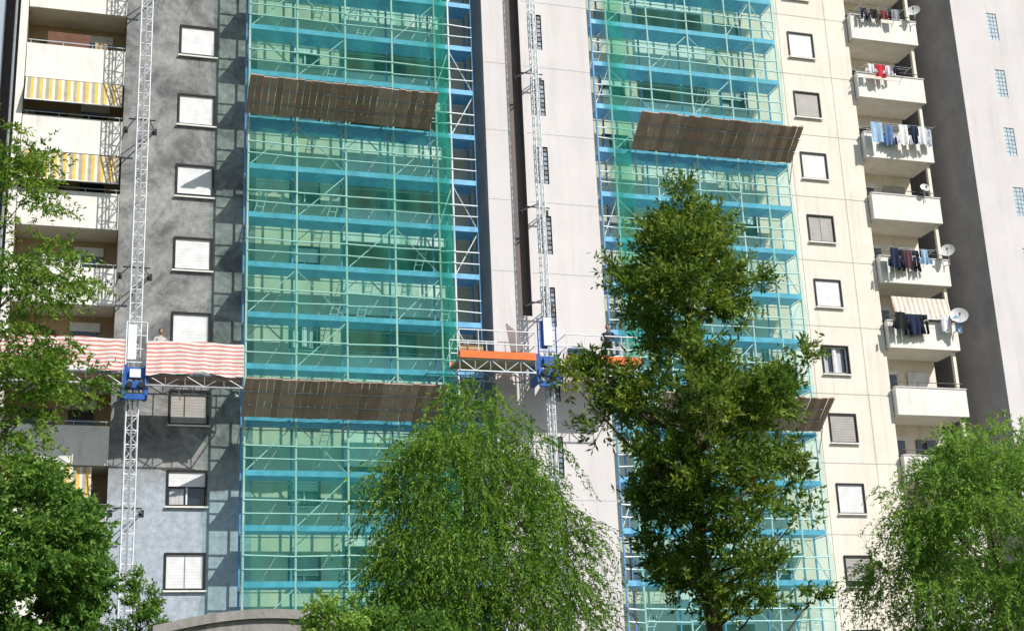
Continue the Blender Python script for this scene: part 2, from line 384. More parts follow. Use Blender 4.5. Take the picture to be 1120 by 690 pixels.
for k in range(-2,12):
    zc=31.9-ST*k
    if zc-1<0 or zc+1>TOP: continue
    holes.append((41.85,42.4,zc-.72,zc+.72))
    G.box(41.85,42.4,sy+.08,sy+.1,zc-.72,zc+.72,M_whitefr)
    for i in range(3):
        for j in range(7):
            dx=.55/3; dz=1.44/7
            G.box(41.85+i*dx+.02,41.85+(i+1)*dx-.02,sy+.03,sy+.079,zc-.72+j*dz+.02,zc-.72+(j+1)*dz-.02,M_gbR)
wall_holes(b,sx,52,0,TOP,sy,holes,M_tower,.1)
b.face([(sx,sy,0),(sx,sy,TOP),(sx,9,TOP),(sx,9,0)],M_rendshade)
b.face([(38.0,8,0),(sx,8,0),(sx,8,TOP),(38.0,8,TOP)],M_rendshade)
b.obj('end_wing',APT); G.obj('wing_glass_blocks',APT)
b=MB(); b.box(-14,52,8.01,14,0,TOP+1,M_beige); b.box(-14,52,-.0,8.0,TOP+.01,TOP+.5,M_beige); b.obj('roof_and_core',APT)

# ================================================================== SCAFFOLDING
def scaffold(name,posts,netx0,netx1,netm,phase,extra=None):
    P=empty(name)
    A=MB(); D=MB()
    yf,yb=-1.5,-.45
    ztop=41.8
    decks=[0.18+2.0*i for i in range(0,21)]
    for x in posts:
        for y in (yf,yb):
            inn = netx0-.1<=x<=netx1+.1
            A.tube([(x,y,0),(x,y,ztop)],.045,M_steelw if (inn and y==yf) else M_poleb,6)
        for z in decks:
            A.tube([(x,yf,z-.04),(x,yb,z-.04)],.026,M_steel,4)
    for z in decks:
        for i in range(len(posts)-1):
            x0,x1=posts[i],posts[i+1]
            D.box(x0+.03,x1-.03,yf+.05,yb-.05,z,z+.05,M_deck)
            D.box(x0+.01,x1-.01,yf-.035,yf-.01,z-.03,z+.18,M_deck)
            for dz,r in ((.6,.027),(1.08,.031)):
                jz=random.uniform(-.03,.03)
                A.tube([(x0,yf-.045,z+dz+jz),(x1,yf-.045,z+dz-jz)],r,M_steelw,4)
            A.tube([(x0,yb+.03,z-.08),(x1,yb+.03,z-.08)],.02,M_steel,4)
            L=round(z/2)
            if (i+L+phase)%3==0: A.tube([(x0,yf+.05,z+.1),(x1,yf+.05,z+1.95)],.024,M_steelw,4)
            elif (i+L+phase)%3==1 and i%2: A.tube([(x1,yf+.05,z+.1),(x0,yf+.05,z+1.95)],.024,M_steelw,4)
            if random.random()<.25:
                a=random.uniform(x0+.2,x1-.6)
                A.tube([(a,yb-.1,z+.05),(a+.5,yb-.3,z+1.95)],.018,M_steelw,4); A.tube([(a+.3,yb-.1,z+.05),(a+.8,yb-.3,z+1.95)],.018,M_steelw,4)
                for q in range(1,8):
                    t=q/8; A.tube([(a+.5*t,yb-.1-.2*t,z+.05+1.9*t),(a+.3+.5*t,yb-.1-.2*t,z+.05+1.9*t)],.012,M_steelw,4,False)
    A.obj('poles_and_braces',P); D.obj('decks',P)
    def net(x0,x1,z0,z1,y,m,seed,amp=.05,nm='debris_net'):
        b=MB(); nx=max(2,int((x1-x0)/.16)); nz=int((z1-z0)/.33)
        rr=np.random.RandomState(seed); ph=rr.rand(6)*6
        V=[];F=[]
        for j in range(nz+1):
            z=z0+(z1-z0)*j/nz
            for i in range(nx+1):
                x=x0+(x1-x0)*i/nx
                hold=abs(math.sin(math.pi*(z-.18)/2.0))
                yy=y-hold*amp*(1+.7*math.sin(x*3.1+ph[0]+z*.3)+.5*math.sin(x*7.3+z*1.3+ph[1]))+.012*math.sin(x*23+z*.7)
                V.append((x+.05*math.sin(z*1.7+ph[2])*(1 if i in(0,nx) else 0),yy,z))
        for j in range(nz):
            for i in range(nx):
                a=j*(nx+1)+i; F.append((a,a+1,a+nx+2,a+nx+1))
        b.v=V;b.f=F;b.m=[0]*len(F);b.mats=[m]
        return b.obj(nm,P,True)
    net(netx0,netx1,.2,ztop-.3,yf-.12,netm,phase+3,.09)
    return P,net
S1,net1=scaffold('scaffolding',[6.45,8.33,10.27,12.2,14.0,14.6,15.6],6.4,14.55,M_net,0)
net1(13.95,14.4,.2,41,-1.80,M_net3,9,.08)
S2,net2=scaffold('scaffolding.001',[20.98,21.7,23.6,25.5,27.4,28.7,29.8],21.45,29.85,M_net2,1)
net2(21.6,22.3,17,41,-1.82,M_net3,4,.12)
def canopy(P,x0,x1,zo,zi,yo=-3.05,yi=-1.66):
    b=MB(); n=int((x1-x0)/.26); w=(x1-x0)/n
    for i in range(n):
        a=x0+i*w; c=a+w-.018
        j=random.uniform(-.05,.05); dz=random.uniform(-.015,.015)
        v=[(a,yo+j,zo+dz),(c,yo+j,zo+dz),(c,yi,zi+dz),(a,yi,zi+dz)]
        u=[(x,y+.01,z+.04) for x,y,z in v]
        B=len(b.v); b.v+=v+u; k=b.mi(M_plank)
        for f in ((0,3,2,1),(4,5,6,7),(0,1,5,4),(1,2,6,5),(2,3,7,6),(3,0,4,7)): b.f.append(tuple(B+q for q in f)); b.m.append(k)
    b.obj('plank_canopy',P)
    s=MB()
    for t in (.3,.66):
        y=yo+(yi-yo)*t; z=zo+(zi-zo)*t-.045
        s.tube([(x0-.05,y,z),(x1+.05,y,z)],.018,M_steeld,5)
    m=int((x1-x0)/1.8)
    for i in range(m+1):
        x=x0+.1+(x1-x0-.2)*i/m
        s.tube([(x,yo,zo+.09),(x,yi,zi+.09)],.026,M_steeld,5)
        s.tube([(x,yi+.14,zi-.9),(x,yi-.35,zi+.12)],.02,M_steeld,5)
    s.obj('canopy_frame',P)
canopy(S1,6.3,13.72,27.32,26.38); canopy(S1,6.28,13.75,15.35,14.28)
canopy(S2,22.4,29.9,27.42,26.34); canopy(S2,22.5,29.95,15.42,14.38)

# ================================================================== MAST CLIMBERS
def mast(P,x,y,w,z0,z1,m,ties,ytie,r=.026):
    A=MB()
    c=[(x-w/2,y-w/2),(x+w/2,y-w/2),(x+w/2,y+w/2),(x-w/2,y+w/2)]
    for (a,bq) in c: A.tube([(a,bq,z0),(a,bq,z1)],r,m,5)
    z=z0;i=0
    step=w*1.25
    while z<z1-step:
        for q in range(4):
            p,rr=c[q],c[(q+1)%4]
            A.tube([(p[0],p[1],z),(rr[0],rr[1],z)],r*.7,m,4,False)
            if q==3: continue
            if i%2: p,rr=rr,p
            A.tube([(p[0],p[1],z),(rr[0],rr[1],z+step)],r*.55,m,4,False)
        z+=step;i+=1
    A.box(x-.03,x+.03,y-w/2-.05,y-w/2-.035,z0,z1,M_steeld)
    for zt in ties:
        for s in (-1,1):
            A.tube([(x+s*w/2,y+w/2,zt),(x+s*.55,ytie,zt)],.03,M_steeld,5)
            A.tube([(x+s*w/2,y-w/2,zt),(x+s*w/2,y+w/2,zt)],.035,M_steel,5)
            A.box(x+s*.55-.08,x+s*.55+.08,ytie-.03,ytie-.003,zt-.12,zt+.12,M_dark)
        A.tube([(x-w/2,y+w/2,zt+.02),(x+.5,ytie,zt+.02)],.022,M_steeld,5)
        A.tube([(x-.5,y+w/2+.3,zt),(x+.5,y+w/2+.3,zt)],.03,M_dark,5)
    return A.obj('mast',P)
C1=empty('mast_climbing_platform')
mast(C1,2.45,-1.55,.42,0,41,M_steelw,[5,11,20,26,32,38],0)
def truss(A,x0,x1,y0,y1,z0,z1,m,step=.6):
    for y in (y0,y1):
        for z in (z0,z1): A.tube([(x0,y,z),(x1,y,z)],.028,m,5)
        n=int((x1-x0)/step); 
        for i in range(n+1):
            x=x0+(x1-x0)*i/n; A.tube([(x,y,z0),(x,y,z1)],.018,m,4,False)
            if i<n: A.tube([(x,y,z0 if i%2 else z1),(x+(x1-x0)/n,y,z1 if i%2 else z0)],.018,m,4,False)
    n=int((x1-x0)/1.2)
    for i in range(n+1):
        x=x0+(x1-x0)*i/n; A.tube([(x,y0,z0),(x,y1,z0)],.025,m,4); A.tube([(x,y0,z1),(x,y1,z1)],.025,m,4)
A=MB()
for (a,c) in ((-2.3,2.05),(2.85,6.3)):
    truss(A,a,c,-2.2,-1.0,15.2,15.6,M_steeld)
    A.box(a,c,-2.25,-.9,15.62,15.67,M_steeld)
    for q in range(4): A.box(a+.05,c-.05,-2.15+q*.3,-1.9+q*.3,15.58,15.615,M_plank)
    n=int((c-a)/.9)
    for i in range(n+1):
        x=a+(c-a)*i/n; A.tube([(x,-2.2,15.6),(x,-2.2,16.78)],.022,M_steelw,4)
        A.tube([(x,-1.0,15.6),(x,-1.0,16.6)],.02,M_steelw,4)
        A.tube([(x,-2.2,15.2),(x+.1,-1.9,14.75)],.02,M_steeld,4)
    A.tube([(a,-2.2,16.78),(c,-2.2,16.78)],.024,M_steelw,4); A.tube([(a,-2.2,16.2),(c,-2.2,16.2)],.02,M_steelw,4)
    A.tube([(a,-1.0,16.6),(c,-1.0,16.6)],.02,M_steelw,4)
A.obj('platform_frame',C1)
def fabric(x0,x1,zt,zb,y,seed):
    b=MB(); nx=int((x1-x0)/.12); nz=10; r=random.Random(seed); ph=[r.uniform(0,6) for _ in range(5)]
    V=[]
    for j in range(nz+1):
        for i in range(nx+1):
            t=j/nz; x=x0+(x1-x0)*i/nx
            sag=.05*math.sin(x*1.8+ph[0])+.03*math.sin(x*4.3+ph[1])
            V.append((x,y-.05*t-.045*math.sin(x*9+ph[2]+t*2)*t-.025*math.sin(x*21)*t,zt+(zb-zt)*t+sag*(.4+t)))
    F=[(j*(nx+1)+i,j*(nx+1)+i+1,(j+1)*(nx+1)+i+1,(j+1)*(nx+1)+i) for j in range(nz) for i in range(nx)]
    b.v=V;b.f=F;b.m=[0]*len(F);b.mats=[M_redwh]; b.obj('striped_fabric',C1,True)
fabric(-2.3,2.1,16.86,15.72,-2.27,1); fabric(2.85,6.3,16.84,15.62,-2.27,2)
def drive(P,x,y,z,h,m2):
    A=MB()
    A.box(x-.42,x+.42,y-.55,y-.3,z-.35,z-.1,M_blue); A.box(x-.46,x-.3,y-.5,y+.4,z-.6,z+.5,M_blue); A.box(x+.3,x+.46,y-.5,y+.4,z-.6,z+.5,M_blue)
    A.box(x-.29,x+.29,y-.48,y-.36,z+.0,z+.42,M_blue); A.box(x-.2,x+.18,y-.62,y-.5,z+.02,z+.32,m2)
    A.box(x-.35,x+.35,y-.5,y-.35,z-.75,z-.55,M_blue)
    for q in (-.2,.2): A.tube([(x+q,y-.65,z-.25),(x+q,y-.3,z-.25)],.11,M_dark,8)
    for q in (-.36,.36):
        A.tube([(x+q,y-.5,z+.5),(x+q,y-.5,z+h)],.028,m2,5); 
    for t in range(4):
        zz=z+.6+(h-.6)*t/3; A.tube([(x-.36,y-.5,zz),(x+.36,y-.5,zz)],.022,m2,5)
    A.box(x-.3,x-.0,y-.54,y-.51,z+.7,z+h-.1,m2); 
    A.obj('drive_unit',P)
drive(C1,2.5,-1.6,15.45,2.1,M_steelw)
C2=empty('mast_climbing_platform.001')
mast(C2,17.8,-2.95,.24,0,41,M_steelw,[28.9,23.0,19.0,35,9],-2.0,.024)
A=MB()
for (a,c) in ((14.0,16.95),(18.2,21.2)):
    truss(A,a,c,-3.9,-2.5,15.75,16.2,M_steel,.5)
    A.box(a,c,-3.95,-2.45,16.22,16.27,M_ply)
    A.box(a,c,-3.99,-3.955,16.22,16.5,M_orange); A.box(a,c,-2.45,-2.42,16.22,16.46,M_orange)
    n=int((c-a)/.7)
    for i in range(n+1):
        x=a+(c-a)*i/n; A.tube([(x,-3.93,16.2),(x,-3.93,17.32)],.022,M_steelw,4); A.tube([(x,-2.5,16.2),(x,-2.5,17.32)],.02,M_steelw,4)
    for z in (16.8,17.32):
        A.tube([(a,-3.93,z),(c,-3.93,z)],.022,M_steelw,4); A.tube([(a,-2.5,z),(c,-2.5,z)],.02,M_steelw,4)
    for x in (a,c):
        for z in (16.8,17.32): A.tube([(x,-3.93,z),(x,-2.5,z)],.02,M_steelw,4)
for k in range(3): A.box(14.1+k*.02,15.1-k*.03,-3.5,-3.2,16.28+.2*k,16.46+.2*k,M_ply)
A.box(15.3,15.7,-3.3,-3.0,16.28,16.7,M_whitefr)
A.box(18.5,19.1,-3.5,-3.0,16.28,16.95,M_blue); A.box(18.6,19.0,-3.45,-3.05,16.951,17.0,M_dark); A.box(19.3,19.8,-3.3,-2.9,16.28,16.8,M_dark)
A.obj('platform_frame',C2)
b=MB()
for i in range(5):
    x=16.15+i*.1; b.face([(x,-3.6,16.3),(x+.09,-3.6,16.3),(x+.14,-2.75,18.0-.08*i),(x+.05,-2.75,18.0-.08*i)],M_slot)
    b.face([(x,-3.57,16.3),(x+.05,-2.72,18.0-.08*i),(x+.14,-2.72,18.0-.08*i),(x+.09,-3.57,16.3)],M_slot)
b.obj('leaning_boards',C2)
drive(C2,17.55,-3.1,16.1,1.9,M_blue)
A=MB(); A.box(17.38,17.72,-3.75,-3.62,16.9,18.0,M_whitefr); A.obj('control_panel',C2)

# ================================================================== WORKERS
def worker(x,y,z,rot,shirt,hair,helmet=None):
    P=empty('construction_worker'); P.location=(x,y,z); P.rotation_euler=(0,0,rot)
    J={'pel':(0,0,.95,.13),'bel':(0,0,1.1,.135),'chest':(0,.01,1.3,.155),'neck':(0,0,1.47,.06),'hd':(0,-.02,1.53,.06),
       'lh':(-.09,0,.9,.1),'lk':(-.11,-.04,.5,.065),'la':(-.12,.02,.09,.05),'lt':(-.13,-.14,.04,.04),
       'rh':(.09,0,.9,.1),'rk':(.12,-.02,.5,.065),'ra':(.13,.04,.09,.05),'rt':(.15,-.12,.04,.04),
       'ls':(-.2,0,1.4,.06),'le':(-.26,-.06,1.13,.045),'lw':(-.18,-.3,1.05,.032),'lp':(-.16,-.38,1.05,.035),
       'rs':(.2,0,1.4,.06),'re':(.27,-.02,1.13,.045),'rw':(.22,-.26,1.1,.032),'rp':(.2,-.34,1.1,.035)}
    E=[('pel','bel'),('bel','chest'),('chest','neck'),('neck','hd'),('pel','lh'),('lh','lk'),('lk','la'),('la','lt'),('pel','rh'),('rh','rk'),('rk','ra'),('ra','rt'),
       ('chest','ls'),('ls','le'),('le','lw'),('lw','lp'),('chest','rs'),('rs','re'),('re','rw'),('rw','rp')]
    for s,p in ((-1,'lp'),(1,'rp')):
        px,py,pz,_=J[p]
        for q in range(4):
            n=p+'f%d'%q; J[n]=(px+(q-1.5)*.022,py-.07-.01*(q in(1,2)),pz-.01,.009); J[n+'t']=(px+(q-1.5)*.022,py-.085,pz-.045,.008)
            E+= [(p,n),(n,n+'t')]
        n=p+'th'; J[n]=(px-s*.045,py-.03,pz+.01,.011); E.append((p,n))
    names=list(J); me=bpy.data.meshes.new('body'); me.from_pydata([J[n][:3] for n in names],[(names.index(a),names.index(c)) for a,c in E],[])
    o=bpy.data.objects.new('body',me); COL.objects.link(o); o.parent=P
    o.modifiers.new('s','SKIN').use_smooth_shade=True; sb=o.modifiers.new('u','SUBSURF'); sb.levels=1; sb.render_levels=2
    if len(me.skin_vertices)==0:
        bpy.context.view_layer.objects.active=o
        try: bpy.ops.mesh.customdata_skin_add()
        except Exception: pass
    if len(me.skin_vertices):
        for i,n in enumerate(names): me.skin_vertices[0].data[i].radius=(J[n][3],)*2; me.skin_vertices[0].data[i].use_root=(n=='pel')
    m=bpy.data.materials.new('worker_clothes'); m.use_nodes=True; nt=m.node_tree; bs=nt.nodes['Principled BSDF']; bs.inputs['Roughness'].default_value=.9
    tc=nt.nodes.new('ShaderNodeTexCoord'); sp=nt.nodes.new('ShaderNodeSeparateXYZ'); nt.links.new(tc.outputs['Object'],sp.inputs[0])
    r=nt.nodes.new('ShaderNodeValToRGB'); r.color_ramp.interpolation='CONSTANT'; E2=r.color_ramp.elements
    E2[0].color=(.04,.03,.02,1); E2[1].position=.055; E2[1].color=(.03,.05,.1,1)
    e=E2.new(.49); e.color=(*shirt,1); e=E2.new(.735); e.color=(.42,.24,.16,1)
    dv=nt.nodes.new('ShaderNodeMath'); dv.operation='DIVIDE'; dv.inputs[1].default_value=2; nt.links.new(sp.outputs[2],dv.inputs[0]); nt.links.new(dv.outputs[0],r.inputs[0]); nt.links.new(r.outputs[0],bs.inputs['Base Color'])
    me.materials.append(m)
    skin=mat('skin',(.42,.24,.16),.6); hr=mat('hair_'+str(hair),hair,.8)
    h=MB(); 
    def ell(cx,cy,cz,rx,ry,rz,mm,z0=-1.0,n=14,k=10):
        B=len(h.v); 
        for i in range(k+1):
            t=-math.pi/2+math.pi*i/k; t=max(t,math.asin(z0))
            for j in range(n):
                a=2*math.pi*j/n; tap=1-.16*max(0,-math.sin(t))
                h.v.append((cx+rx*math.cos(t)*math.cos(a)*tap,cy+ry*math.cos(t)*math.sin(a)*tap,cz+rz*math.sin(t)))
        q=h.mi(mm)
        for i in range(k):
            for j in range(n): h.f.append((B+i*n+j,B+i*n+(j+1)%n,B+(i+1)*n+(j+1)%n,B+(i+1)*n+j)); h.m.append(q)
    ell(0,-.02,1.64,.078,.095,.125,skin)
    ell(0,-.005,1.665,.086,.1,.112,hr,.05)
    ell(0,.02,1.65,.083,.085,.1,hr,-.4)
    for s in (-1,1): ell(s*.03,-.108,1.645,.012,.008,.008,M_whitefr,n=8,k=5); ell(s*.03,-.114,1.645,.006,.005,.006,M_dark,n=6,k=4); ell(s*.08,-.01,1.63,.012,.022,.032,skin,n=8,k=5)
    ell(0,-.118,1.62,.013,.018,.024,skin,n=8,k=5); ell(0,-.106,1.575,.026,.008,.008,M_brown,n=8,k=4)
    h.obj('head',P,True)
worker(3.35,-1.75,15.69,.3,(.45,.43,.4),(.03,.02,.015))
worker(20.2,-3.2,16.27,-.5,(.05,.06,.09),(.02,.015,.01))

# ================================================================== LAUNDRY & DISHES
def cloth_mat(c):
    return mat('cloth_%.2f_%.2f_%.2f'%c,c,.95,10,.2)
def laundry(zrail,items,x0=35.0,x1=38.0):
    P=empty('hanging_laundry'); b=MB(); y=-.75
    for x in (x0,x1): b.tube([(x,-.2,zrail+.05),(x,y-.15,zrail+.05)],.016,M_steel,4)
    for q in (0,.18): b.tube([(x0,y+q,zrail+.05),(x1,y+q,zrail+.05)],.006,M_steel,4)
    b.obj('clothes_line',P)
    for (kind,x,w,h,c) in items:
        m=cloth_mat(c); b=MB(); y0=y+random.choice([0,.18]); z=zrail+.05
        ph=random.uniform(0,6)
        def strip(xa,xb,za,zb_,xa2=None,xb2=None):
            xa2=xa if xa2 is None else xa2; xb2=xb if xb2 is None else xb2
            n=8;k=6
            def P_(i,j):
                t=j/k; s=i/n; X=(xa+(xb-xa)*s)*(1-t)+(xa2+(xb2-xa2)*s)*t
                return (X,y0+.04*math.sin(s*9+ph+t)*(.3+t),za+(zb_-za)*t+.02*math.sin(s*5+ph)*t)
            for i in range(n):
                for j in range(k): b.face([P_(i,j),P_(i,j+1),P_(i+1,j+1),P_(i+1,j)],m)
        if kind=='s':
            strip(x-w/2,x+w/2,z,z-h); strip(x-w/2-.14,x-w/2,z-h*.55,z-h*.95,x-w/2-.2,x-w/2-.02); strip(x+w/2,x+w/2+.14,z-h*.55,z-h*.95,x+w/2+.02,x+w/2+.2)
        elif kind=='t':
            strip(x-w/2,x+w/2,z,z-h*.3); strip(x-w/2,x-.01,z-h*.3,z-h,x-w/2-.03,x-.05); strip(x+.01,x+w/2,z-h*.3,z-h,x+.05,x+w/2+.03)
        else: strip(x-w/2,x+w/2,z,z-h)
        b.obj({'s':'shirt','t':'trousers','w':'towel'}[kind],P,True)
R=lambda n:33.71-3.02*n+1.35
nv=(.02,.03,.07);bk=(.02,.02,.022);wh=(.8,.8,.81);rd=(.55,.03,.05);lb=(.35,.52,.7)
laundry(R(0)+.1,[('t',35.2,.35,.6,nv),('s',35.75,.4,.5,bk),('s',36.3,.35,.45,(.2,.05,.05)),('w',36.8,.4,.5,(.3,.3,.35))],34.9,37.2)
laundry(R(1)+.1,[('s',35.1,.3,.45,wh),('w',35.6,.5,.65,rd),('s',36.0,.25,.5,wh),('w',36.4,.2,.4,nv)],34.9,37.2)
laundry(R(2)+.15,[('w',35.0,.6,1.0,lb),('s',35.75,.45,1.0,(.12,.2,.4)),('s',36.4,.45,1.0,wh),('w',36.95,.3,.9,nv),('s',37.4,.4,.9,wh),('w',37.85,.3,.9,(.5,.55,.6))])
laundry(R(4)+.1,[('s',35.1,.4,.95,nv),('t',35.5,.4,1.0,bk),('s',35.9,.4,.9,(.1,.05,.06)),('t',36.3,.3,1.0,nv),('s',36.65,.3,.7,lb)],34.9,37.2)
laundry(R(5)+.1,[('s',35.0,.5,.8,bk),('t',35.45,.45,1.0,nv),('s',35.9,.5,.95,nv),('t',36.3,.4,.9,bk),('w',37.4,.45,.75,wh),('w',37.9,.3,.8,lb)])
laundry(R(9)+.1,[('s',35.3,.4,.6,wh),('w',36.1,.4,.6,lb)])
def dish(x,y,z,r,az):
    P=empty('satellite_dish'); b=MB(); n=20;k=5
    ax=Vector((math.sin(az),-math.cos(az),.45)).normalized(); e1=ax.cross(Vector((0,0,1))).normalized(); e2=e1.cross(ax)
    c=Vector((x,y,z)); B=len(b.v)
    for i in range(k+1):
        rr=r*i/k
        for j in range(n):
            a=2*math.pi*j/n; p=c+e1*rr*math.cos(a)+e2*rr*1.08*math.sin(a)+ax*(.22*rr*rr/r); b.v.append(tuple(p))
    q=b.mi(M_dish)
    for i in range(k):
        for j in range(n): b.f.append((B+i*n+j,B+i*n+(j+1)%n,B+(i+1)*n+(j+1)%n,B+(i+1)*n+j)); b.m.append(q)
    b.obj('reflector',P,True)
    a=MB(); tip=c+ax*r*1.0-e2*r*.35
    a.tube([c-e2*r*.95,tip],.015,M_steel,5); a.tube([tip,tip-ax*.12],.04,M_dark,6)
    a.tube([c-ax*.02,c-ax*.15-Vector((0,0,.1)),c-ax*.15-Vector((0,0,.55)),(x-.1,-.2,z-.6)],.025,M_steel,5)
    a.obj('arm_and_feed',P)
dish(37.9,-.65,R(0)+.25,.32,-.7); dish(37.95,-.65,R(4)+.2,.33,-.7); dish(38.0,-.75,R(5)+.1,.40,-.5); dish(37.3,-.5,R(3)+.25,.22,-.2)
dish(34.9,-.5,R(-1)+.1,.3,-.4)

# ================================================================== GROUND, WALL
b=MB(); b.face([(-400,-400,0),(400,-400,0),(400,400,0),(-400,400,0)],mat('ground_grass',(.06,.08,.03),.95,.3,.4)); b.obj('ground')
b=MB(); b.box(-60,80,-12,-5,-.05,.004,mat('asphalt',(.05,.05,.05),.9,2,.2)); b.obj('road')
b=MB(); b.box(-60,80,-5,-3,-.05,.12,mat('pavement_concrete',(.3,.3,.29),.9,2,.2)); b.box(-60,80,-5.12,-5.0,-.05,.13,M_tower); b.obj('pavement')
def cwall():
    b=MB(); m=mat('cast_concrete',(.33,.31,.29),.9,1.5,.25,.4,15); add_streaks(m,.7,(2,2,.3),(.10,.09,.08))
    y0,y1=-34.2,-33.6; n=24; x0,x1=1.28,4.25
    top=lambda t:3.5+.27*math.sin(math.pi*(.08+.84*t))
    for i in range(n):
        t0,t1=i/n,(i+1)/n; a,c=x0+(x1-x0)*t0,x0+(x1-x0)*t1
        b.face([(a,y0,0),(c,y0,0),(c,y0,top(t1)-.12),(a,y0,top(t0)-.12)],m)
        b.face([(a,y1,0),(a,y1,top(t0)-.12),(c,y1,top(t1)-.12),(c,y1,0)],m)
        p=[(a,y0-.06,top(t0)-.12),(c,y0-.06,top(t1)-.12),(c,y1+.06,top(t1)-.12),(a,y1+.06,top(t0)-.12)]
        q=[(x,y,z+.12) for x,y,z in p]
        b.face([p[0],p[1],q[1],q[0]],m); b.face([q[0],q[1],q[2],q[3]],m); b.face([p[3],q[3],q[2],p[2]],m); b.face([p[0],p[3],p[2],p[1]],m)
    b.face([(x0,y0,0),(x0,y0,top(0)),(x0,y1,top(0)),(x0,y1,0)],m); b.face([(x1,y0,0),(x1,y1,0),(x1,y1,top(1)),(x1,y0,top(1))],m)
    b.obj('concrete_wall')
cwall()

# ================================================================== TREES
def norm(a): return a/np.maximum(np.linalg.norm(a,axis=-1,keepdims=True),1e-9)
def leaf_mesh(name,pos,dr,ll,lw,tint,m,parent,rng):
    N=len(pos); rnd=rng.normal(size=(N,3)); s=norm(np.cross(dr,rnd))
    L=(ll*rng.uniform(.6,1.25,N))[:,None]; Wd=(lw*rng.uniform(.7,1.2,N))[:,None]
    nrm=np.cross(dr,s)
    v=np.empty((N,4,3)); v[:,0]=pos; v[:,1]=pos+dr*L*.5+s*Wd+nrm*Wd*.4; v[:,2]=pos+dr*L; v[:,3]=pos+dr*L*.5-s*Wd+nrm*Wd*.4
    me=bpy.data.meshes.new(name); me.vertices.add(N*4); me.vertices.foreach_set('co',v.astype(np.float32).ravel())
    me.loops.add(N*4); me.loops.foreach_set('vertex_index',np.arange(N*4,dtype=np.int32))
    me.polygons.add(N); me.polygons.foreach_set('loop_start',np.arange(0,N*4,4,dtype=np.int32))
    try: me.polygons.foreach_set('loop_total',np.full(N,4,dtype=np.int32))
    except Exception: pass
    me.update(calc_edges=True)
    at=me.attributes.new('tint','FLOAT','POINT'); at.data.foreach_set('value',np.repeat(np.clip(tint,0,1),4).astype(np.float32))
    me.materials.append(m)
    o=bpy.data.objects.new(name,me); COL.objects.link(o); o.parent=parent
    return o
def sprigs(st,dr,ln,droop,n,rng,spread=.8):
    S=len(st); t=rng.uniform(.05,1,(S,n)); 
    pos=st[:,None]+dr[:,None]*(ln[:,None]*t)[...,None]
    pos[...,2]-=(droop*ln[:,None]*t**2)
    tan=dr[:,None]*np.ones((S,n,1)); tan=tan.copy(); tan[...,2]-=2*droop*t; tan=norm(tan)
    d=norm(tan*.7+norm(rng.normal(size=(S,n,3)))*spread)
    return pos.reshape(-1,3),d.reshape(-1,3)
